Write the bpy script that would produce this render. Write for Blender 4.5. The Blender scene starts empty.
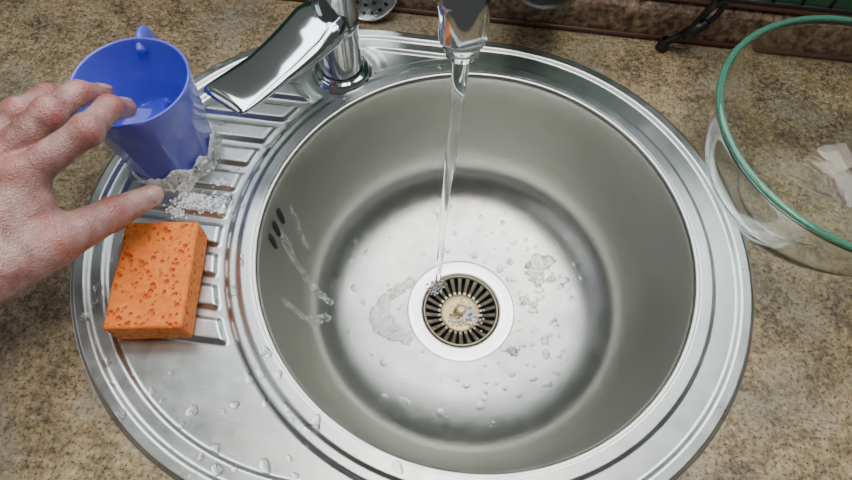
import bpy, math, random
import numpy as np
from mathutils import Matrix, Vector
random.seed(4); rng=np.random.default_rng(4)
COL=bpy.context.collection
# ------------------------------------------------------------------ helpers
def link(o,parent=None):
    COL.objects.link(o)
    if parent is not None: o.parent=parent
    return o
def empty(name):
    o=bpy.data.objects.new(name,None); o.empty_display_size=.02
    return link(o)
def mesh_obj(name,verts,faces,mat=None,parent=None,smooth=True):
    me=bpy.data.meshes.new(name)
    me.from_pydata([tuple(map(float,v)) for v in verts],[],[tuple(int(i) for i in f) for f in faces])
    me.validate(); me.update()
    if smooth: me.polygons.foreach_set('use_smooth',[True]*len(me.polygons))
    if mat: me.materials.append(mat)
    o=bpy.data.objects.new(name,me)
    return link(o,parent)
def grid_faces(nu,nv,cu=False,cv=False,off=0,flip=False):
    F=[]
    for i in range(nu if cu else nu-1):
        for j in range(nv if cv else nv-1):
            a=i*nv+j; b=((i+1)%nu)*nv+j; c=((i+1)%nu)*nv+(j+1)%nv; d=i*nv+(j+1)%nv
            F.append((off+a,off+d,off+c,off+b) if flip else (off+a,off+b,off+c,off+d))
    return F
def catmull(P,n=8):
    P=[np.array(p,float) for p in P]; Q=[2*P[0]-P[1]]+P+[2*P[-1]-P[-2]]; out=[]
    for i in range(1,len(Q)-2):
        for k in range(n):
            t=k/n
            out.append(.5*((2*Q[i])+(-Q[i-1]+Q[i+1])*t+(2*Q[i-1]-5*Q[i]+4*Q[i+1]-Q[i+2])*t*t+(-Q[i-1]+3*Q[i]-3*Q[i+1]+Q[i+2])*t**3))
    out.append(P[-1]); return np.array(out)
def lathe(name,prof,c,mat,parent=None,n=128,smooth=True):
    prof=np.array(prof,float); V=[]
    for i in range(n):
        a=2*math.pi*i/n
        for r,z in prof: V.append((c[0]+r*math.cos(a),c[1]+r*math.sin(a),c[2]+z))
    return mesh_obj(name,V,grid_faces(n,len(prof),cu=True),mat,parent,smooth)
def sweep(name,path,ra,rb,mat,parent=None,n=24,up=(0,0,1),power=2.0,cap=True):
    path=np.array(path,float); m=len(path); ra=np.broadcast_to(ra,(m,)); rb=np.broadcast_to(rb,(m,))
    V=[];up=np.array(up,float)
    for i in range(m):
        t=path[min(i+1,m-1)]-path[max(i-1,0)]; t/=np.linalg.norm(t)
        s=np.cross(t,up)
        if np.linalg.norm(s)<1e-4: s=np.array([1.,0,0])
        s/=np.linalg.norm(s); w=np.cross(s,t)
        for k in range(n):
            a=2*math.pi*k/n; ca,sa=math.cos(a),math.sin(a)
            V.append(path[i]+s*ra[i]*math.copysign(abs(ca)**(2/power),ca)+w*rb[i]*math.copysign(abs(sa)**(2/power),sa))
    F=grid_faces(m,n,cv=True)
    if cap: F.append(tuple(range(n))); F.append(tuple(range(m*n-1,(m-1)*n-1,-1)))
    return mesh_obj(name,V,F,mat,parent)
def surface_nets(fn,lo,hi,h):
    lo=np.array(lo,float); hi=np.array(hi,float)
    ax=[np.arange(lo[i],hi[i]+h,h) for i in range(3)]
    X,Y,Z=np.meshgrid(*ax,indexing='ij')
    F=fn(np.stack([X.ravel(),Y.ravel(),Z.ravel()],1).astype(np.float32)).reshape(X.shape)
    S=F<0; nx,ny,nz=F.shape
    cs=np.zeros((nx-1,ny-1,nz-1),np.int32)
    for a in (0,1):
        for b in (0,1):
            for c in (0,1): cs+=S[a:nx-1+a,b:ny-1+b,c:nz-1+c]
    act=(cs>0)&(cs<8); idx=-np.ones(act.shape,np.int64); I=np.argwhere(act); idx[act]=np.arange(len(I))
    acc=np.zeros((len(I),3)); cnt=np.zeros(len(I))
    cor=[(a,b,c) for a in (0,1) for b in (0,1) for c in (0,1)]
    for p in cor:
        for q in cor:
            if sum(abs(p[k]-q[k]) for k in range(3))==1 and p<q:
                fp=F[I[:,0]+p[0],I[:,1]+p[1],I[:,2]+p[2]]; fq=F[I[:,0]+q[0],I[:,1]+q[1],I[:,2]+q[2]]
                m=(fp<0)!=(fq<0); t=np.where(m,fp/np.where(m,fp-fq,1),0)
                pos=np.array(p)[None]+t[:,None]*(np.array(q)-np.array(p))[None]
                acc[m]+=pos[m]; cnt[m]+=1
    V=lo+(I+acc/cnt[:,None])*h
    faces=[]
    for d in range(3):
        e1,e2=(d+1)%3,(d+2)%3
        sl=[slice(None)]*3; sl2=[slice(None)]*3; sl[d]=slice(0,-1); sl2[d]=slice(1,None)
        A=S[tuple(sl)]; B=S[tuple(sl2)]; E=np.argwhere(A!=B)
        ok=(E[:,e1]>0)&(E[:,e2]>0)&(E[:,e1]<F.shape[e1]-1)&(E[:,e2]<F.shape[e2]-1); E=E[ok]
        ins=A[E[:,0],E[:,1],E[:,2]]
        def c(o1,o2):
            G=E.copy(); G[:,e1]-=o1; G[:,e2]-=o2; return idx[G[:,0],G[:,1],G[:,2]]
        q=np.stack([c(1,1),c(0,1),c(0,0),c(1,0)],1)
        q[~ins]=q[~ins][:,::-1]; faces.append(q)
    Q=np.concatenate(faces)
    a,b_,c_=V[Q[:,0]],V[Q[:,1]],V[Q[:,2]]; d_=V[Q[:,3]]
    vol=np.einsum('ij,ij->i',a,np.cross(b_,c_)).sum()+np.einsum('ij,ij->i',a,np.cross(c_,d_)).sum()
    if vol<0: Q=Q[:,::-1]
    return V,Q
def newton(fn,V,it=3,e=2e-4):
    V=V.astype(np.float64)
    for _ in range(it):
        f=fn(V); g=np.stack([(fn(V+np.eye(3)[k]*e)-fn(V-np.eye(3)[k]*e))/(2*e) for k in range(3)],1)
        V=V-(f/np.maximum((g*g).sum(1),.3))[:,None]*g
    return V,g/np.maximum(np.linalg.norm(g,axis=1),1e-6)[:,None]
def smin(a,b,k):
    h=np.clip(.5+.5*(b-a)/k,0,1); return b+(a-b)*h-k*h*(1-h)
def cone(P,a,b,ra,rb):
    a=np.array(a,float); b=np.array(b,float); d=b-a
    t=np.clip(((P-a)@d)/(d@d),0,1); return np.linalg.norm(P-a-t[:,None]*d,axis=1)-(ra+(rb-ra)*t)
def sstep(a,b,x):
    t=np.clip((x-a)/(b-a),0,1); return t*t*(3-2*t)
# ------------------------------------------------------------------ materials
def mat(name,base=(.5,.5,.5),rough=.5,metal=0,**kw):
    m=bpy.data.materials.new(name); m.use_nodes=True; b=m.node_tree.nodes['Principled BSDF']
    b.inputs['Base Color'].default_value=(*base,1); b.inputs['Roughness'].default_value=rough; b.inputs['Metallic'].default_value=metal
    for k,v in kw.items(): b.inputs[k.replace('_',' ')].default_value=v
    return m,m.node_tree,b
def N(nt,t,**kw):
    n=nt.nodes.new(t)
    for k,v in kw.items():
        if hasattr(n,k): setattr(n,k,v)
        else: n.inputs[k].default_value=v
    return n
def ramp(nt,src,stops):
    r=nt.nodes.new('ShaderNodeValToRGB'); e=r.color_ramp.elements
    while len(e)<len(stops): e.new(.5)
    for i,(p,c) in enumerate(stops): e[i].position=p; e[i].color=(*c,1) if len(c)==3 else c
    nt.links.new(src,r.inputs[0]); return r
def mix(nt,fac,a,b,mode='MIX'):
    m=nt.nodes.new('ShaderNodeMix'); m.data_type='RGBA'; m.blend_type=mode
    for s,v in ((0,fac),(6,a),(7,b)):
        if isinstance(v,(int,float)): m.inputs[s].default_value=v
        elif isinstance(v,tuple): m.inputs[s].default_value=(*v,1)
        else: nt.links.new(v,m.inputs[s])
    return m.outputs[2]
def bump(nt,b,src,strength,dist):
    n=nt.nodes.new('ShaderNodeBump'); n.inputs['Strength'].default_value=strength; n.inputs['Distance'].default_value=dist
    nt.links.new(src,n.inputs['Height']); nt.links.new(n.outputs[0],b.inputs['Normal']); return n
def noise(nt,tc,scale,detail=4,rough=.6):
    n=N(nt,'ShaderNodeTexNoise'); n.inputs['Scale'].default_value=scale; n.inputs['Detail'].default_value=detail; n.inputs['Roughness'].default_value=rough
    nt.links.new(tc.outputs['Object'],n.inputs['Vector']); return n.outputs[0]
M_counter,nt,b=mat('laminate_stone',rough=.38)
tc=N(nt,'ShaderNodeTexCoord')
n1=noise(nt,tc,15,4); n2=noise(nt,tc,180,5,.75); n3=noise(nt,tc,360,3,.7); n4=noise(nt,tc,30,6,.7)
c1=ramp(nt,n4,[(.36,(.050,.050,.040)),(.46,(.20,.145,.08)),(.56,(.40,.30,.165)),(.70,(.52,.41,.25))]).outputs[0]
c2=ramp(nt,n2,[(.38,(.025,.02,.015)),(.47,(.17,.125,.075)),(.56,(.38,.295,.175)),(.68,(.64,.55,.39))]).outputs[0]
c=mix(nt,.46,c1,c2)
sp=ramp(nt,n3,[(.36,(1,1,1)),(.44,(0,0,0))]).outputs[0]
c=mix(nt,sp,c,(.04,.032,.025))
bl=ramp(nt,n1,[(.48,(0,0,0)),(.66,(.45,.45,.45))]).outputs[0]
c=mix(nt,bl,c,(.13,.16,.16))
nt.links.new(c,b.inputs['Base Color']); bump(nt,b,n2,.12,.001)
M_strip,nt,b=mat('laminate_upstand',rough=.35)
tc=N(nt,'ShaderNodeTexCoord'); n2=noise(nt,tc,120,5,.75)
nt.links.new(ramp(nt,n2,[(.36,(.04,.025,.02)),(.5,(.20,.13,.09)),(.66,(.42,.31,.22))]).outputs[0],b.inputs['Base Color'])
M_trim,_,_=mat('seal_trim',(.085,.035,.025),.4)
M_wall,nt,b=mat('green_wall_tile',rough=.35)
tc=N(nt,'ShaderNodeTexCoord'); n2=noise(nt,tc,6,3)
nt.links.new(ramp(nt,n2,[(.3,(.012,.10,.055)),(.7,(.02,.15,.085))]).outputs[0],b.inputs['Base Color'])
M_wall2,nt,b=mat('pale_wall_paint',(.34,.38,.36),.6)
M_frame,nt,b=mat('white_added_frame',(.75,.76,.75),.4)  # for the frame of the added, unseen window
def steel(name,base,rough,aniso,radial):
    m,nt,b=mat(name,base,rough,1.0); b.inputs['Anisotropic'].default_value=aniso
    tc=N(nt,'ShaderNodeTexCoord'); sx=N(nt,'ShaderNodeSeparateXYZ'); nt.links.new(tc.outputs['Object'],sx.inputs[0])
    if radial:
        neg=N(nt,'ShaderNodeMath',operation='MULTIPLY'); neg.inputs[1].default_value=-1; nt.links.new(sx.outputs[1],neg.inputs[0])
        cb=N(nt,'ShaderNodeCombineXYZ'); nt.links.new(neg.outputs[0],cb.inputs[0]); nt.links.new(sx.outputs[0],cb.inputs[1])
        nt.links.new(cb.outputs[0],b.inputs['Tangent'])
        ln=N(nt,'ShaderNodeVectorMath',operation='LENGTH'); nt.links.new(tc.outputs['Object'],ln.inputs[0])
        at=N(nt,'ShaderNodeMath',operation='ARCTAN2'); nt.links.new(sx.outputs[1],at.inputs[0]); nt.links.new(sx.outputs[0],at.inputs[1])
        cv=N(nt,'ShaderNodeCombineXYZ'); 
        m1=N(nt,'ShaderNodeMath',operation='MULTIPLY'); m1.inputs[1].default_value=2600; nt.links.new(ln.outputs['Value'],m1.inputs[0])
        m2=N(nt,'ShaderNodeMath',operation='MULTIPLY'); m2.inputs[1].default_value=9; nt.links.new(at.outputs[0],m2.inputs[0])
        nt.links.new(m1.outputs[0],cv.inputs[0]); nt.links.new(m2.outputs[0],cv.inputs[1]); src=cv.outputs[0]
    else:
        cb=N(nt,'ShaderNodeCombineXYZ'); cb.inputs[0].default_value=1; nt.links.new(cb.outputs[0],b.inputs['Tangent'])
        mp=N(nt,'ShaderNodeMapping'); mp.inputs['Scale'].default_value=(30,2200,2200); nt.links.new(tc.outputs['Object'],mp.inputs[0]); src=mp.outputs[0]
    ns=N(nt,'ShaderNodeTexNoise'); ns.inputs['Scale'].default_value=1; ns.inputs['Detail'].default_value=2; nt.links.new(src,ns.inputs['Vector'])
    nb=noise(nt,tc,45,5,.65)
    mr=N(nt,'ShaderNodeMapRange'); mr.inputs[1].default_value=.3; mr.inputs[2].default_value=.7; mr.inputs[3].default_value=rough-.05; mr.inputs[4].default_value=rough+.07
    nt.links.new(nb,mr.inputs[0]); nt.links.new(mr.outputs[0],b.inputs['Roughness'])
    bump(nt,b,ns.outputs[0],.16,.0004)
    lo=tuple(v*.86 for v in base)
    nt.links.new(mix(nt,nb,lo,base),b.inputs['Base Color'])
    return m
M_bowl=steel('brushed_steel_spun',(.62,.635,.60),.34,.72,True)
M_deck=steel('brushed_steel_deck',(.58,.62,.62),.32,.35,False)
M_chrome,_,_=mat('chrome',(.62,.65,.69),.09,1.0)
M_flange,_,_=mat('polished_steel',(.80,.79,.76),.22,1.0)
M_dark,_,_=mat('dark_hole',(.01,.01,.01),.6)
M_fin,_,_=mat('stained_steel',(.30,.27,.21),.35,.9)
M_gold,nt,b=mat('tarnished_basket',(.50,.40,.20),.35,.6)
M_black,_,_=mat('black_coating',(.012,.012,.013),.35)
M_mug,nt,b=mat('periwinkle_plastic',(.13,.15,.76),.25,Subsurface_Weight=.3,Coat_Weight=.2)
b.inputs['Subsurface Radius'].default_value=(.006,.008,.02)
M_water,_,b=mat('water',(1,1,1),.02,Transmission_Weight=1.0,IOR=1.33)
M_foam,nt,b=mat('soap_foam',(.96,.98,1.0),.3)
M_bub,nt,b=mat('soap_bubble',(.98,.99,1.0),.03,Transmission_Weight=.97,IOR=1.05,Coat_Weight=1.0)
M_film,nt,b=mat('soapy_water',(.95,.98,.97),.10,Transmission_Weight=.85,IOR=1.33)
tc=N(nt,'ShaderNodeTexCoord'); nf_=noise(nt,tc,260,4,.7)
nt.links.new(ramp(nt,nf_,[(.44,(1,1,1)),(.66,(.25,.25,.25))]).outputs[0],b.inputs['Transmission Weight'])
M_glass,_,b=mat('clear_glass',(.96,.985,.96),.01,Transmission_Weight=1.0,IOR=1.33)
M_rim,_,b=mat('glass_rim_green',(.22,.66,.48),.04,Transmission_Weight=.8,IOR=1.45)
M_sponge,nt,b=mat('orange_sponge',rough=.6,Subsurface_Weight=.25)
b.inputs['Subsurface Radius'].default_value=(.008,.004,.001)
tc=N(nt,'ShaderNodeTexCoord'); n2=noise(nt,tc,140,5,.7); n5=noise(nt,tc,900,3,.7)
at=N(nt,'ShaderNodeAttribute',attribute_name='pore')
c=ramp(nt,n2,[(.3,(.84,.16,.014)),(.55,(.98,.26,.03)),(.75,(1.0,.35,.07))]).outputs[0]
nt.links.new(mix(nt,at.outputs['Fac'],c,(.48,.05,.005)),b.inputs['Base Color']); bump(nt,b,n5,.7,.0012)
M_cab,_,_=mat('cabinet_board',(.35,.25,.16),.5)
M_floor,nt,b=mat('floor_tile',rough=.4)
tc=N(nt,'ShaderNodeTexCoord'); br=N(nt,'ShaderNodeTexBrick'); br.inputs['Scale'].default_value=3; nt.links.new(tc.outputs['Object'],br.inputs[0])
br.inputs['Color1'].default_value=(.4,.36,.3,1); br.inputs['Color2'].default_value=(.36,.32,.27,1); br.inputs['Mortar'].default_value=(.2,.18,.16,1); br.offset=0
nt.links.new(br.outputs[0],b.inputs['Base Color'])
# ------------------------------------------------------------------ sink
SC=(0,-.006)
RO=.243; LX=-.11
sink=empty('kitchen_sink'); sink.location=(SC[0],SC[1],0)
bpy.context.view_layer.update()
def keep_parent(o,p):
    o.parent=p; o.matrix_parent_inverse=p.matrix_world.inverted()
def seg_s(x,y):
    cx=np.clip(x,LX,0); return RO-np.hypot(x-cx,y)
NT=1100; th=np.linspace(0,2*np.pi,NT,endpoint=False)
lo=np.full(NT,.2); hi=np.full(NT,.5)
for _ in range(40):
    m=(lo+hi)/2; s=seg_s(m*np.cos(th),m*np.sin(th)); lo=np.where(s>0,m,lo); hi=np.where(s>0,hi,m)
rho=lo
R1=.197
tt=np.concatenate([np.linspace(0,.9,96,endpoint=False),np.linspace(.9,1,22)])
rr=R1+(rho-R1)[:,None]*tt[None,:]
X=rr*np.cos(th)[:,None]; Y=rr*np.sin(th)[:,None]
S=seg_s(X,Y)
def deck_h(X,Y,rr,S):
    z=.0035*sstep(0,.0045,S)
    z=z-.0030*sstep(.011,.0165,S)
    z=z+.0018*(1-sstep(.2065,.2105,rr))
    z=np.minimum(z,.0040)
    fm=sstep(.036,.05,np.hypot(X+.155,Y-.177))
    rec=sstep(.216,.221,rr)*sstep(.025,.030,S)*sstep(-.02,-.05,X)*fm
    rec2=sstep(.226,.230,rr)*sstep(.037,.041,S)*(Y>-.125)*(Y<.16)*sstep(-.02,-.05,X)*sstep(.045,.052,np.hypot(X+.155,Y-.177))
    ph=((Y+.125)/.0285)%1.0
    rib=sstep(.10,.24,ph)*(1-sstep(.76,.90,ph))
    z=z-.0030*rec+.0042*rec2*rib
    return z
Z=deck_h(X,Y,rr,S)
Z[:,0]=.0022
nr=len(tt)
V=np.stack([X.ravel(),Y.ravel(),Z.ravel()],1)
mesh_obj('drainboard_deck',V,grid_faces(NT,nr,cu=True,flip=False),M_deck,sink)
prof=catmull([(.197,.0022),(.1945,.0020),(.1925,.0002),(.1912,-.005),(.190,-.02),(.1875,-.055),(.183,-.090),(.176,-.117),(.166,-.137),(.152,-.151),(.134,-.161),(.108,-.169),(.08,-.174),(.062,-.1762)],10)
lathe('bowl',prof,(0,0,0),M_bowl,sink,n=256)
fl=catmull([(.0625,-.1765),(.0615,-.1748),(.059,-.1744),(.048,-.1752),(.0455,-.1760),(.0440,-.179),(.0430,-.187)],6)
lathe('drain_flange',fl,(0,0,0),M_flange,sink,n=128)
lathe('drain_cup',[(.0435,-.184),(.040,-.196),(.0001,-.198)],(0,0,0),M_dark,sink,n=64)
V=[];F=[]
nf=26
for i in range(nf):
    a=2*math.pi*i/nf
    for (r,z,ww) in ((.0425,-.1775,.0024),(.036,-.1825,.0020),(.026,-.1875,.0016),(.019,-.1885,.0014)):
        for sgn,dz in ((-1,0),(1,0),(1,-.003),(-1,-.003)):
            V.append((r*math.cos(a)-sgn*ww*math.sin(a),r*math.sin(a)+sgn*ww*math.cos(a),z+dz))
    o=i*16
    for k in range(3):
        for q in range(4):
            F.append((o+k*4+q,o+k*4+(q+1)%4,o+k*4+4+(q+1)%4,o+k*4+4+q))
mesh_obj('strainer_fins',V,F,M_fin,sink,smooth=False)
lathe('strainer_ring',catmull([(.0438,-.1785),(.0432,-.1765),(.0415,-.1765),(.0405,-.1790)],4),(0,0,0),M_fin,sink,n=96)
lathe('strainer_center',catmull([(.0235,-.1895),(.0225,-.1868),(.017,-.1860),(.010,-.1865),(.0075,-.186),(.0055,-.180),(.0060,-.176),(.0045,-.1735),(.0001,-.173)],6),(0,0,0),M_gold,sink,n=64)
for k,yy in enumerate((-.014,0,.014)):
    a=math.pi-yy/.19-.02
    P=np.array([(.1898*math.cos(a),.1898*math.sin(a),z) for z in np.linspace(-.020,-.046,8)])
    P[:,0]*=(1-.006*np.arange(8)/7)
    sweep('overflow_slot_%d'%(k+1),P,[.002,.0034,.0038,.0038,.0038,.0038,.0034,.002],.0014,M_dark,sink,n=16,up=(math.cos(a),math.sin(a),0))
# ------------------------------------------------------------------ countertop with cut-out
def countertop():
    x0,x1,y0,y1=-.95,.95,-.34,.268
    n=360; A=sorted(set([2*math.pi*i/n for i in range(n)]+[math.atan2(y,x)%(2*math.pi) for x in (x0,x1) for y in (y0-SC[1],y1-SC[1])]))
    A=np.array(A); inn=[];out=[]
    r0=np.interp(A,np.append(th,2*np.pi),np.append(rho,rho[0]))-.006
    for a,r in zip(A,r0):
        c,s=math.cos(a),math.sin(a); inn.append((r*c,SC[1]+r*s))
        t=min([(x1 if c>0 else x0)/c if abs(c)>1e-9 else 9,((y1 if s>0 else y0)-SC[1])/s if abs(s)>1e-9 else 9])
        out.append((t*c,SC[1]+t*s))
    m=len(A); V=[(x,y,0) for x,y in inn]+[(x,y,0) for x,y in out]+[(x,y,-.036) for x,y in out]+[(x,y,-.036) for x,y in inn]
    F=[]
    for i in range(m):
        j=(i+1)%m
        for k in range(4):
            k2=(k+1)%4; F.append((k*m+i,k2*m+i,k2*m+j,k*m+j))
    return mesh_obj('countertop',V,F,M_counter,smooth=False)
countertop()
def box(name,lo,hi,m,parent=None,bev=0):
    V=[(x,y,z) for x in (lo[0],hi[0]) for y in (lo[1],hi[1]) for z in (lo[2],hi[2])]
    F=[(0,1,3,2),(4,6,7,5),(0,4,5,1),(2,3,7,6),(0,2,6,4),(1,5,7,3)]
    o=mesh_obj(name,V,F,m,parent,smooth=False)
    if bev:
        md=o.modifiers.new('b','BEVEL'); md.width=bev; md.segments=3
    return o
def upstand():
    prof=[(.2790,0),(.2690,0),(.2690,.030),(.2700,.036),(.2740,.041),(.2790,.0425)]
    V=[];
    for x in (-.95,.95):
        for y,z in prof: V.append((x,y,z+.0006))
    n=len(prof); F=[(i,i+1,n+i+1,n+i) for i in range(n-1)]+[tuple(range(n)),tuple(range(2*n-1,n-1,-1)),(n-1,0,n,2*n-1)]
    return mesh_obj('trim_1',V,F,M_strip,smooth=False)
upstand()
sweep('trim_2',[(-.95,.2665,.0035),(.95,.2665,.0035)],.0022,.003,M_trim,n=12)
sweep('trim_3',[(-.95,.2765,.0465),(.95,.2765,.0465)],.003,.0022,M_trim,n=12)
wl=empty('wall_back')
box('tile_band',(-1.6,.28,-.9),(1.6,.34,.16),M_wall,wl)
WX0,WX1,WZ0,WZ1=-.50,.60,.34,1.30  # invented wall opening, lets the fill lamp reach the bowl floor
box('painted_wall_low',(-1.6,.283,.16),(1.6,.34,WZ0),M_wall2,wl)
box('painted_wall_left',(-1.6,.283,WZ0),(WX0,.34,WZ1),M_wall2,wl)
box('painted_wall_right',(WX1,.283,WZ0),(1.6,.34,WZ1),M_wall2,wl)
box('painted_wall_top',(-1.6,.283,WZ1),(1.6,.34,1.6),M_wall2,wl)
wn=empty('added_window_1')  # unseen window, added to give the bowl floor something bright to reflect
for nm,a_,b_ in (('frame_bottom',(WX0,.30,WZ0+.0005),(WX1,.33,WZ0+.04)),('frame_top',(WX0,.30,WZ1-.04),(WX1,.33,WZ1-.0005)),('frame_left',(WX0+.0005,.30,WZ0+.04),(WX0+.04,.33,WZ1-.04)),('frame_right',(WX1-.04,.30,WZ0+.04),(WX1-.0005,.33,WZ1-.04)),('mullion',(.03,.30,WZ0+.04),(.07,.33,WZ1-.04))):
    box(nm,a_,b_,M_frame,wn)
box('floor',(-1.6,-1.8,-.94),(1.6,.34,-.9),M_floor)
cab=empty('base_cabinet')
box('side_left',(-.94,-.30,-.899),(-.922,.264,-.0365),M_cab,cab); box('side_right',(.922,-.30,-.899),(.94,.264,-.0365),M_cab,cab)
for i in range(3):
    xa=-.94+i*.6268; box('door_panel_%d'%(i+1),(xa+.002,-.32,-.80),(xa+.6248,-.301,-.04),M_cab,cab,.002)
box('plinth',(-.93,-.27,-.899),(.93,-.255,-.80),M_cab,cab); box('bottom_shelf',(-.921,-.29,-.80),(.921,.264,-.784),M_cab,cab)
# ------------------------------------------------------------------ faucet
FX,FY=-.155,.171
fau=empty('kitchen_faucet')
z0=.0006
lathe('base_ring',catmull([(.0001,z0),(.0285,z0),(.0290,.003),(.0275,.007),(.0235,.0095),(.0225,.011)],5),(FX,FY,0),M_chrome,fau,64)
lathe('body',catmull([(.0218,.009),(.0215,.03),(.0215,.062),(.0225,.066),(.0225,.070),(.0205,.073),(.0195,.085),(.0200,.11),(.0170,.122),(.0125,.128),(.0110,.132)],6),(FX,FY,0),M_chrome,fau,64)
tip=np.array([-.031,.018,.202])
base=np.array([FX,FY,.12])
dirn=(tip-base)*[1,1,0]; L=np.linalg.norm(dirn); dirn/=L
pts=[base,base+[0,0,.07],base+dirn*.012+[0,0,.13],base+dirn*.055+[0,0,.178],base+dirn*.115+[0,0,.188],base+dirn*.168+[0,0,.160],base+dirn*(L-.004)+[0,0,.118],tip+[0,0,.002]]
pp=catmull(pts,10); k=len(pp); rad=np.interp(np.arange(k)/(k-1),[0,.7,.84,.86,.97,1],[.0105,.0105,.0115,.0150,.0148,.0115])
sweep('spout',pp,rad,rad,M_chrome,fau,n=40,up=(.77,.63,0.01))
lathe('aerator',[(.0001,.004),(.0085,.004),(.0095,0),(.0108,-.001),(.0112,.004),(.0112,.010)],tuple(tip+[0,0,-.002]),M_chrome,fau,40)
la=np.array([FX-.002,FY-.004,.078]); lb=np.array([-.222,.047,.086])
ts=np.linspace(0,1,26); P=la+(lb-la)*ts[:,None]; P[:,2]+=.010*np.sin(ts*math.pi)*-.5
wa=np.interp(ts,[0,.12,.3,.6,.9,.97,1],[.022,.0275,.0260,.0225,.0235,.0230,.0205])
wb=np.interp(ts,[0,.12,.3,.6,.9,.97,1],[.013,.014,.0095,.006,.0045,.0036,.0020])
sweep('lever_handle',P,wa,wb,M_chrome,fau,n=40,power=2.7)
# ------------------------------------------------------------------ water stream
path=[];rs=[]
zt,zb=.200,-.1735
for i in range(60):
    t=i/59; z=zt+(zb-zt)*t
    path.append((-.031+.0006*math.sin(t*9),.018+.0005*math.cos(t*7),z)); rs.append((.0054-.0024*t**.5)*(1+.12*math.sin(t*26)*(t<.9)))
rs[-1]=.0075; rs[-2]=.0042; rs[-3]=.0032
rs=np.array(rs); sweep('water_stream',path,rs,rs*(1+.15*np.cos(np.arange(60)*.5)),M_water,n=20,up=(0,1,0.001))
# ------------------------------------------------------------------ droplets
pr_=prof[::-1]
def bowl_z(r): return np.interp(r,pr_[:,0],pr_[:,1])
DV=[];DF=[]
def drop(c,rx,ry,rz,ang,V=DV,F=DF,nu=12,nv=5,wob=0):
    o=len(V); ph=random.random()*6
    V.append((c[0],c[1],c[2]+rz))
    for j in range(1,nv+1):
        e=math.pi/2*(1-j/nv); 
        for i in range(nu):
            a=2*math.pi*i/nu; q=1+wob*math.sin(2*a+ph)+wob*.6*math.sin(3*a+ph*2)
            x=rx*math.cos(e)*math.cos(a)*q; y=ry*math.cos(e)*math.sin(a)*q
            V.append((c[0]+x*math.cos(ang)-y*math.sin(ang),c[1]+x*math.sin(ang)+y*math.cos(ang),c[2]+rz*math.sin(e)))
    for i in range(nu): F.append((o,o+1+i,o+1+(i+1)%nu))
    for j in range(nv-1):
        for i in range(nu): F.append((o+1+j*nu+i,o+1+(j+1)*nu+i,o+1+(j+1)*nu+(i+1)%nu,o+1+j*nu+(i+1)%nu))
def floor_drop(V,F,x,y,rx,ry,h,ang,nu,wob):
    o=len(V); drop((x,y,0),rx,ry,h,ang,V=V,F=F,nu=nu,nv=5,wob=wob)
    for k in range(o,len(V)):
        vx,vy,vz=V[k]; V[k]=(vx,vy,float(bowl_z(math.hypot(vx-SC[0],vy-SC[1])))+vz-.00005)
for i in range(170):
    r=random.uniform(.066,.155); a=random.uniform(0,2*math.pi)
    if i%2==0: a=random.gauss(.1,.7); r=random.uniform(.066,.130)
    s=random.choice([.0010,.0013,.0017,.002,.0025,.003,.004])
    floor_drop(DV,DF,SC[0]+r*math.cos(a),SC[1]+r*math.sin(a),s*random.uniform(.9,1.5),s,s*.26,a+random.uniform(-.5,.5),14,.10)
def deckz(x,y):
    xx,yy=np.array([x-SC[0]]),np.array([y-SC[1]]); return float(deck_h(xx,yy,np.hypot(xx,yy),seg_s(xx,yy))[0])
MX,MY=-.295,.050
for i in range(330):
    x=random.uniform(-.34,-.03); y=random.uniform(-.24,.2)
    xx,yy=x-SC[0],y-SC[1]
    if seg_s(np.array([xx]),np.array([yy]))[0]<.006 or math.hypot(xx,yy)<.2: continue
    if math.hypot(x-MX,y-MY)<.043 or (abs(x+.254)<.05 and abs(y+.086)<.06): continue
    s=random.choice([.0012,.0018,.0025,.0035,.0045])
    drop((x,y,deckz(x,y)-.0001),s*random.uniform(.9,1.6),s,s*.35,random.random()*3,wob=.15)
keep_parent(mesh_obj('water_droplets',DV,DF,M_water),sink)
def vnoise(x,y,f,seed):
    r=np.random.default_rng(seed); s=0
    for k in range(7):
        a=r.uniform(0,6.28); ff=f*r.uniform(.6,1.7); s=s+np.sin((x*math.cos(a)+y*math.sin(a))*ff+r.uniform(0,6.28))
    return s/7
PV=[];PF=[]
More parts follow.
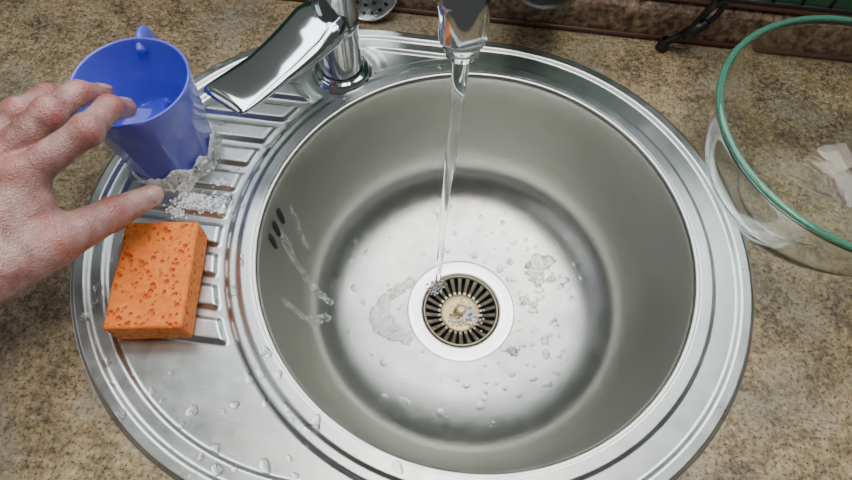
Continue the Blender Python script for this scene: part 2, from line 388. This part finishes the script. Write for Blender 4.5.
def puddle(blobs,pad=.012,h=.0008,thr=.42,seed=1,amp=.5,res=.0007):
    bx=[p[0] for p in blobs]; by=[p[1] for p in blobs]
    gx=np.arange(min(bx)-.02-pad,max(bx)+.02+pad,res); gy=np.arange(min(by)-.02-pad,max(by)+.02+pad,res)
    Xg,Yg=np.meshgrid(gx,gy,indexing='ij'); f=np.zeros_like(Xg)
    for x,y,s in blobs: f=f+np.exp(-((Xg-x)**2+(Yg-y)**2)/(s*s))
    f=np.minimum(f,1.25)+(amp*vnoise(Xg,Yg,420,seed)+amp*.6*vnoise(Xg,Yg,900,seed+5))*np.clip(f*3,0,1)-thr
    r=np.hypot(Xg-SC[0],Yg-SC[1]); f=np.where((r<.0635)|(r>.1885),-1,f)
    hh=h*np.sqrt(np.clip(f/.30,0,1)); Zg=bowl_z(r)+hh+.00002*(f>0)-.0002*(f<=0)
    ids=-np.ones(Xg.shape,int); m=f>0; near=m.copy()
    near[1:]|=m[:-1]; near[:-1]|=m[1:]; n2_=near.copy(); near[:,1:]|=n2_[:,:-1]; near[:,:-1]|=n2_[:,1:]
    o=len(PV); pts=np.argwhere(near)
    for k,(i,j) in enumerate(pts): ids[i,j]=o+k; PV.append((Xg[i,j],Yg[i,j],Zg[i,j]))
    for i,j in pts:
        if i+1<Xg.shape[0] and j+1<Xg.shape[1]:
            q=(ids[i,j],ids[i+1,j],ids[i+1,j+1],ids[i,j+1])
            if min(q)>=0 and (m[i,j] or m[i+1,j] or m[i+1,j+1] or m[i,j+1]): PF.append(q)
def pol(r,a): return (SC[0]+r*math.cos(a),SC[1]+r*math.sin(a))
puddle([(*pol(.066,2.75),.007),(*pol(.074,2.9),.007),(*pol(.082,3.05),.007),(*pol(.090,3.2),.008),(*pol(.096,3.35),.010),(*pol(.094,3.5),.011),(*pol(.084,3.58),.011),(*pol(.076,3.68),.010),(*pol(.07,3.8),.006)],seed=3,amp=.4)
puddle([(*pol(.100,.62),.010),(*pol(.110,.68),.009),(*pol(.120,.62),.007),(*pol(.098,.48),.006),(*pol(.112,.44),.005)],seed=8)
puddle([(*pol(.076,.28),.006),(*pol(.086,.20),.005)],seed=11); puddle([(*pol(.10,-.25),.006),(*pol(.108,-.42),.006)],seed=12)
puddle([(*pol(.075,-.6),.006)],seed=13); puddle([(*pol(.125,4.3),.006)],seed=14); puddle([(*pol(.12,1.9),.005),(*pol(.128,1.8),.005)],seed=19)
puddle([(*pol(.187,3.10),.004),(*pol(.184,3.13),.004),(*pol(.179,3.15),.004),(*pol(.173,3.18),.004),(*pol(.165,3.21),.0045),(*pol(.157,3.24),.0045),(*pol(.149,3.27),.004)],seed=15,amp=.25,res=.0005)
puddle([(*pol(.182,3.42),.004),(*pol(.175,3.43),.0045),(*pol(.167,3.45),.0045),(*pol(.160,3.42),.005),(*pol(.152,3.40),.005)],seed=16,amp=.3,res=.0005)
puddle([(*pol(.187,2.95),.003),(*pol(.184,2.98),.003),(*pol(.179,3.0),.003)],seed=17,amp=.2,res=.0005)
keep_parent(mesh_obj('soapy_puddle',PV,PF,M_film),sink)
# ------------------------------------------------------------------ foam
foam=empty('soap_foam')
FV=[];FF=[];BV=[];BF=[]
def ball(c,r,V=FV,F=FF,nu=8,nv=6):
    o=len(V)
    for j in range(nv+1):
        e=math.pi*(j/nv-.5)
        for i in range(nu):
            a=2*math.pi*i/nu; V.append((c[0]+r*math.cos(e)*math.cos(a),c[1]+r*math.cos(e)*math.sin(a),c[2]+r*math.sin(e)))
    for j in range(nv):
        for i in range(nu): F.append((o+j*nu+i,o+j*nu+(i+1)%nu,o+(j+1)*nu+(i+1)%nu,o+(j+1)*nu+i))
RB=.0394
for i in range(3600):
    a=random.gauss(-.70,.80); env=math.exp(-((a+.70)/1.2)**2)
    lump=.65+.35*math.sin(a*7)*math.sin(a*3+1)
    u=random.random(); zm=.030*env*lump+.0008; z=zm*u**1.2; d=random.uniform(0,(.010*env*lump+.0012)*(1-.85*u)); r=random.uniform(.0006,.0015)*(1.6 if random.random()<.08 else 1)
    rr_=RB+z*.07+d; x=MX+rr_*math.cos(a); y=MY+rr_*math.sin(a)
    if i%14==0: ball((x+.0012*math.cos(a),y+.0012*math.sin(a),deckz(x,y)+z+.0008),r*random.uniform(1.4,2.6),BV,BF,12,9)
    else: ball((x,y,deckz(x,y)+z),r)
for (cx_,cy_,sx_,n_) in ((-.260,-.001,.005,220),(-.250,-.004,.004,120),(-.238,.002,.003,60),(-.231,-.008,.0025,40),(-.272,-.013,.003,80),(-.240,.022,.003,60),(-.231,.038,.002,25)):
    for i in range(n_):
        x=cx_+random.gauss(0,sx_)*1.4; y=cy_+random.gauss(0,sx_)*.9; r=random.uniform(.0005,.0013)
        if i%8==0: ball((x,y,deckz(x,y)+.0006),r*1.8,BV,BF,12,9)
        else: ball((x,y,deckz(x,y)+random.uniform(0,.0008)),r)
for i in range(300):
    a=random.random()*6.28; d=abs(random.gauss(0,.009)); r=random.uniform(.0006,.0018)
    c_=(SC[0]+.006+d*math.cos(a),SC[1]-.003+d*math.sin(a),-.1850+random.uniform(0,.007)*math.exp(-d/.01))
    if i%3==0: ball(c_,r*1.5,BV,BF,12,9)
    else: ball(c_,r)
for i in range(70):
    a=random.random()*6.28; d=abs(random.gauss(.007,.003)); x,y=-.031+d*math.cos(a),.018+d*math.sin(a)
    ball((x,y,-.1745+random.uniform(0,.0015)),random.uniform(.0004,.0011))
mesh_obj('fine_suds',FV,FF,M_foam,foam); mesh_obj('large_bubbles',BV,BF,M_bub,foam)
# ------------------------------------------------------------------ mug
mug=empty('coffee_mug')
def mugverts():
    n=192; zb=.0014
    outer=[(.0,zb),(.0350,zb),(.0375,zb+.0012),(.0388,.006),(.0398,.018),(.0413,.034),(.0431,.052),(.0450,.070),(.0464,.086),(.0471,.093),(.0474,.0955)]
    inner=[(.0470,.0972),(.0458,.0972),(.0449,.0955),(.0442,.086),(.0426,.069),(.0408,.052),(.039,.034),(.0365,.018),(.032,.009),(.022,.006),(.0001,.0055)]
    pr=catmull(outer[1:]+inner,5); pr=np.vstack([[.0001,zb],pr]); k=len(pr); cut=5*len(outer)-4
    V=[];nfac=9
    for i in range(n):
        a=2*math.pi*i/n; u=((a+.25)%(2*math.pi/nfac))-math.pi/nfac; fac=math.cos(math.pi/nfac)/math.cos(u)
        for j,(r,z) in enumerate(pr):
            w=sstep(.084,.056,z)*sstep(.003,.008,z)*(1.0 if j<cut else .0)
            r2=r*(1+(fac*1.03-1)*w); V.append((MX+r2*math.cos(a),MY+r2*math.sin(a),z))
    return V,grid_faces(n,k,cu=True)
V,F=mugverts(); mesh_obj('mug_body',V,F,M_mug,mug)
ha=math.radians(103); hd=np.array([math.cos(ha),math.sin(ha),0])
hp=catmull([np.array([MX,MY,0])+hd*r+np.array([0,0,z]) for r,z in ((.043,.083),(.054,.088),(.064,.083),(.069,.066),(.065,.044),(.054,.028),(.037,.022))],8)
sweep('mug_handle',hp,.0085,.0045,M_mug,mug,n=20,up=(math.cos(ha+math.pi/2),math.sin(ha+math.pi/2),0))
lathe('soapy_water',[(.0001,.030),(.0375,.030),(.0380,.0305)],(MX,MY,0),M_water,mug,64)
# ------------------------------------------------------------------ sponge
sa=math.radians(9); SCX,SCY=-.2555,-.086
zs=.0042
holes=[(random.uniform(-.029,.029),random.uniform(-.0455,.0455),.0282,random.choice([.0005,.0006,.0008,.0008,.0010,.0012,.0014,.0018])) for _ in range(240)]
holes+=[(.030,random.uniform(-.046,.046),random.uniform(.003,.025),random.uniform(.0006,.0014)) for _ in range(50)]
holes+=[(random.uniform(-.03,.03),-.0465,random.uniform(.003,.025),random.uniform(.0006,.0014)) for _ in range(36)]
HS=[(np.array([hx,hy,hz]),hr,random.uniform(.8,1.3),random.uniform(.8,1.3)) for hx,hy,hz,hr in holes]
def sponge_f(P):
    q=np.abs(P-np.array([0,0,.014]))-np.array([.030,.0465,.014])+.003
    d=np.linalg.norm(np.maximum(q,0),axis=1)+np.minimum(q.max(1),0)-.003
    d=d+.0004*np.sin(P[:,0]*170+1)*np.sin(P[:,1]*130)
    for c,r,ex,ey in HS:
        e=(P-c)/np.array([ex,ey,1.2]); d=np.maximum(d,-(np.linalg.norm(e,axis=1)-r)*.8)
    return d
V,F=surface_nets(sponge_f,(-.034,-.051,-.003),(.034,.051,.032),.0006)
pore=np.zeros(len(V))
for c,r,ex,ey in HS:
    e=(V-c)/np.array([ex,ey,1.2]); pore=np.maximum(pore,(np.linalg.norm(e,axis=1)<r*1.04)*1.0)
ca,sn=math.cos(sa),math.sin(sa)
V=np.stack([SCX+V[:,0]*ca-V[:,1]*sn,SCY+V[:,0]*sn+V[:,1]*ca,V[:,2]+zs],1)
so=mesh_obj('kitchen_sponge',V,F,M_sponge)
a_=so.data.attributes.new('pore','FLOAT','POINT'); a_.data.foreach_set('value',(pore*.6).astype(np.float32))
# ------------------------------------------------------------------ glass bowl
gb=empty('glass_bowl'); GX,GY=.286,.075
outer=[(.0001,.0010),(.040,.0010),(.046,.0015),(.050,.004),(.066,.012),(.085,.028),(.099,.050),(.108,.075),(.1135,.100),(.1165,.1085)]
inner=[(.1135,.1085),(.1105,.100),(.105,.0755),(.0962,.0515),(.082,.0305),(.063,.0160),(.045,.0095),(.0001,.0085)]
pr=catmull(outer,6); pi=catmull(inner,6)
top=[(.1168,.1100),(.1165,.1120),(.1150,.1130),(.1137,.1120),(.1132,.1100)]
lathe('glass_body',np.vstack([pr,top,pi]),(GX,GY,.0005),M_glass,gb,160)
V=[]
for i in range(160):
    a=2*math.pi*i/160
    for j in range(14):
        b_=2*math.pi*j/14; r=.1150+.0028*math.cos(b_); V.append((GX+r*math.cos(a),GY+r*math.sin(a),.1125+.0024*math.sin(b_)))
mesh_obj('glass_rim',V,grid_faces(160,14,cu=True,cv=True),M_rim,gb)
# ------------------------------------------------------------------ skimmer leaning on the upstand
sk=empty('slotted_skimmer')
M_sk,_,_=mat('skimmer_steel',(.75,.80,.80),.2,1.0)
c0=np.array([-.143,.256,.037]); tilt=math.radians(68)
ux=np.array([1,0,0]); uy=np.array([0,math.cos(tilt),math.sin(tilt)]); un=np.cross(ux,uy)
cu=bpy.data.curves.new('perforated_disc','CURVE'); cu.dimensions='2D'; cu.fill_mode='BOTH'; cu.extrude=.0006
def circ(x,y,r,n=24):
    s=cu.splines.new('POLY'); s.points.add(n-1); s.use_cyclic_u=True
    for i in range(n): s.points[i].co=(x+r*math.cos(2*math.pi*i/n),y+r*math.sin(2*math.pi*i/n),0,1)
circ(0,0,.034,72)
for ring,num in ((.0,1),(.009,6),(.018,12),(.027,18)):
    for i in range(num): circ(ring*math.cos(2*math.pi*i/num+ring*30),ring*math.sin(2*math.pi*i/num+ring*30),.0021,14)
o=bpy.data.objects.new('perforated_disc',cu); cu.materials.append(M_sk); link(o)
Mx=Matrix(((ux[0],uy[0],un[0],c0[0]),(ux[1],uy[1],un[1],c0[1]),(ux[2],uy[2],un[2],c0[2]),(0,0,0,1)))
bpy.context.view_layer.update()
dg=bpy.context.evaluated_depsgraph_get(); me=bpy.data.meshes.new_from_object(o.evaluated_get(dg)); bpy.data.objects.remove(o)
o=bpy.data.objects.new('perforated_disc',me); link(o); me.transform(Mx); o.parent=sk
sweep('disc_rim',[c0+ux*.034*math.cos(a)+uy*.034*math.sin(a) for a in np.linspace(0,2*math.pi,60)],.0012,.0012,M_sk,sk,n=8,up=tuple(un),cap=False)
sweep('skimmer_handle',[c0+uy*.033,c0+uy*.05-un*.004+np.array([0,-.004,0]),c0+uy*.05+np.array([0,-.006,.15])],.004,.0012,M_sk,sk,n=10,up=(0,1,0))
# ------------------------------------------------------------------ black wire dish rack at the back
rk=empty('dish_rack')
def rod(name,P,r,par=None): return sweep(name,catmull(P,6),r,r,M_black,par or rk,n=12,up=(.3,.5,.8))
rod('rail_front',[(.16,.235,.085),(.3,.235,.085),(.5,.235,.085)],.003)
rod('rail_back',[(.16,.258,.10),(.3,.258,.10),(.5,.258,.10)],.003)
for k,x in enumerate((.188,.485)):
    rod('leg_%d'%(k+1),[(x-.008,.254,.009),(x,.255,.016),(x+.010,.254,.030),(x+.014,.252,.05),(x+.012,.235,.085)],.0038)
    rod('brace_%d'%(k+1),[(x+.012,.252,.034),(x+.028,.255,.05),(x+.03,.258,.10)],.003)
    lathe('foot_%d'%(k+1),catmull([(.0001,0),(.006,0),(.007,.003),(.0055,.010),(.0045,.014)],4),(x-.009,.254,.0004),M_black,rk,20)
    sweep('clip_%d'%(k+1),[(x+.004,.249,.024),(x+.020,.251,.044)],.007,.006,M_black,rk,n=16)
for k in range(13):
    x=.17+k*.026; rod('wire_%d'%(k+1),[(x,.235,.085),(x,.238,.16),(x,.258,.10)],.0016)
ld=empty('soup_ladle')
lp=catmull([(.0001,0),(.012,.001),(.024,.006),(.032,.016),(.034,.026),(.0325,.026),(.030,.017),(.022,.009),(.0001,.003)],5)
lathe('ladle_bowl',lp,(.036,.240,.060),M_black,ld,40)
rod('ladle_handle',[(.036,.272,.084),(.036,.276,.12),(.036,.276,.30),(.036,.270,.32),(.036,.277,.335)],.003,ld)
# ------------------------------------------------------------------ hand
fing={
 'index':([(-.3170,-.0620,.122),(-.2800,-.0280,.134),(-.2770,-.0020,.128),(-.2785,.0130,.109)],[.0124,.0102,.0089,.0074]),
 'middle':([(-.3370,-.0550,.125),(-.3090,-.0190,.137),(-.3020,.0060,.130),(-.2990,.0220,.111)],[.0126,.0103,.0090,.0075]),
 'ring':([(-.3560,-.0520,.119),(-.3400,-.0150,.126),(-.3330,.0090,.119),(-.3290,.0230,.105)],[.0118,.0096,.0084,.0070]),
 'pinky':([(-.3740,-.0560,.110),(-.3680,-.0260,.112),(-.3610,-.0050,.106),(-.3560,.0080,.096)],[.0104,.0083,.0074,.0062]),
}
thumb=([(-.3300,-.1400,.106),(-.2985,-.0960,.092),(-.2780,-.0600,.075),(-.2630,-.0320,.060)],[.0210,.0165,.0122,.0086])
wr=[np.array(p) for p in ((-.340,-.142,.115),(-.352,-.140,.117),(-.366,-.137,.116),(-.378,-.133,.111))]
def hand_f(P):
    palm=None
    for (nm,(pt,rd)),w in zip(fing.items(),wr):
        d=cone(P,w,np.array(pt[0])-[0,0,.002],.0160,.0126)
        palm=d if palm is None else smin(palm,d,.007)
    for off in (-.011,.011):
        o_=np.array([-.85*off,.45*off,0])*-1
        d=cone(P,np.array([-.354,-.138,.113])+o_,np.array([-.466,-.366,.120])+o_*1.6,.0205,.030); palm=smin(palm,d,.02)
    pt,rd=thumb; T=None
    for i in range(3):
        d=cone(P,pt[i],pt[i+1],rd[i],rd[i+1]); T=d if T is None else smin(T,d,.005)
    palm=smin(palm,T,.018)
    palm=smin(palm,cone(P,(-.325,-.098,.102),(-.312,-.074,.108),.014,.011),.016)
    palm=smin(palm,cone(P,(-.378,-.115,.102),(-.378,-.075,.101),.016,.012),.014)
    F=None
    for nm,(pt,rd) in fing.items():
        f_=None
        for i in range(3):
            d=cone(P,pt[i],pt[i+1],rd[i],rd[i+1]); f_=d if f_ is None else smin(f_,d,.004)
        f_=smin(f_,np.linalg.norm(P-np.array(pt[1])-[0,0,.001],axis=1)-rd[1]*1.05,.004)
        f_=smin(f_,np.linalg.norm(P-np.array(pt[0])-[0,0,.0045],axis=1)-rd[0]*.86,.005)
        F=f_ if F is None else smin(F,f_,.0015)
    return smin(palm,F,.007)
V,F=surface_nets(hand_f,(-.520,-.42,.035),(-.245,.045,.160),.0019)
V,Nn=newton(hand_f,V,3)
disp=np.zeros(len(V)); red=np.zeros(len(V))
for pt,rd in list(fing.values())+[thumb]:
    for j in (1,2):
        c=np.array(pt[j]); ax=np.array(pt[j+1])-np.array(pt[j-1]); ax/=np.linalg.norm(ax)
        s=(V-c)@ax; dist=np.linalg.norm(V-c-s[:,None]*ax,axis=1); w=np.exp(-(s/.006)**2)*(dist<rd[j]*1.5)*(Nn[:,2]>-.1)
        disp+=-.00065*w*(.5+.5*np.cos(s/.0022*math.pi)); red+=w*.8
    c=np.array(pt[0]); w=np.exp(-(np.linalg.norm(V-c-[0,0,.01],axis=1)/.012)**2); red+=w*.8
    c=np.array(pt[3]); w=np.exp(-(np.linalg.norm(V-c,axis=1)/.010)**2); red+=w*.7
for vp in (((-.345,-.125),(-.338,-.100),(-.326,-.080),(-.328,-.060)),((-.355,-.125),(-.352,-.095),(-.346,-.070),(-.349,-.055)),((-.352,-.098),(-.340,-.085),(-.326,-.080))):
    q=catmull([(x,y,0) for x,y in vp],8)[:,:2]
    dm=np.min(np.linalg.norm(V[:,None,:2]-q[None],axis=2),axis=1)
    disp+=.0010*np.exp(-(dm/.0018)**2)*(Nn[:,2]>.2)
V=V+Nn*disp[:,None]
M_skin,nt,b=mat('skin',rough=.33,Subsurface_Weight=.08)
b.inputs['Subsurface Radius'].default_value=(.006,.0025,.0015); b.inputs['Subsurface Scale'].default_value=.6
tc=N(nt,'ShaderNodeTexCoord'); na=noise(nt,tc,60,5,.65); nb=noise(nt,tc,420,4,.7)
vor=N(nt,'ShaderNodeTexVoronoi'); vor.inputs['Scale'].default_value=700; nt.links.new(tc.outputs['Object'],vor.inputs[0])
at=N(nt,'ShaderNodeAttribute',attribute_name='red')
c=ramp(nt,na,[(.32,(.24,.105,.095)),(.5,(.38,.205,.18)),(.68,(.50,.315,.28))]).outputs[0]
c=mix(nt,at.outputs['Fac'],c,(.40,.105,.09))
nt.links.new(c,b.inputs['Base Color'])
ad=N(nt,'ShaderNodeMath',operation='ADD'); nt.links.new(vor.outputs[0],ad.inputs[0]); nt.links.new(nb,ad.inputs[1]); bump(nt,b,ad.outputs[0],.55,.0007)
hand=empty('human_hand')
ho=mesh_obj('left_hand_skin',V,F,M_skin,hand)
at_=ho.data.attributes.new('red','FLOAT','POINT'); at_.data.foreach_set('value',np.clip(red,0,1).astype(np.float32)*.65)
M_nail,_,_=mat('fingernail',(.46,.28,.25),.2,Coat_Weight=.4)
for nm,(pt,rd) in list(fing.items())+[('thumb',thumb)]:
    a=np.array(pt[2]); e=np.array(pt[3]); ax=(e-a)/np.linalg.norm(e-a)
    upv=np.array([0,0,1.]) if nm!='thumb' else np.array([.55,-.35,.75])
    nrm=upv-ax*(upv@ax); nrm/=np.linalg.norm(nrm); sd=np.cross(ax,nrm)
    R_=rd[3]; V2=[]
    for i in range(13):
        for j in range(11):
            u=-1+2*i/12; v=-1+2*j/10
            ex=.0058*u; ph=v*.80*math.sqrt(max(0,1-max(0,abs(u)-.35)**2*1.6))
            V2.append(e-ax*.0005+ax*ex+(nrm*math.cos(ph)+sd*math.sin(ph))*(R_+.0007-.0009*max(0,u)-.0006*abs(v)**3))
    V2=np.array(V2)
    o=mesh_obj('nail_'+nm,V2,grid_faces(13,11),M_nail,hand); md=o.modifiers.new('s','SOLIDIFY'); md.thickness=.0006; md.offset=0
# ------------------------------------------------------------------ lights
def area(name,loc,target,sx,sy,power,color):
    l=bpy.data.lights.new(name,'AREA'); l.shape='RECTANGLE'; l.size=sx; l.size_y=sy; l.energy=power; l.color=color
    o=bpy.data.objects.new(name,l); link(o); o.location=loc
    o.rotation_euler=(Vector(target)-Vector(loc)).to_track_quat('-Z','Y').to_euler(); return o
area('ceiling_lamp',(.05,-.15,1.65),(0,0,0),.6,.6,13,(1,.94,.85))
area('bowl_floor_fill',(.05,.42,.82),(.05,-.2,.40),1.1,.95,21,(.95,.98,1))  # added fill lamp behind the invented opening, brightens the bowl floor
area('window_light_side',(-1.5,-.5,1.1),(0,0,-.1),.9,.9,4,(.92,.96,1))
w=bpy.data.worlds.new('world'); bpy.context.scene.world=w; w.use_nodes=True
w.node_tree.nodes['Background'].inputs[0].default_value=(.74,.76,.70,1); w.node_tree.nodes['Background'].inputs[1].default_value=.11
# ------------------------------------------------------------------ camera
R=Matrix.Rotation(math.radians(4.5),3,'Z')@Matrix.Rotation(math.radians(27),3,'X')@Matrix.Rotation(math.radians(3),3,'Z')
cam=bpy.data.cameras.new('camera'); co=bpy.data.objects.new('camera',cam); link(co)
M=R.to_4x4(); M.translation=Vector((-.026,-.245,.46)); co.matrix_world=M
cam.sensor_width=36; cam.lens=36*580/852; cam.clip_start=.01
bpy.context.scene.camera=co
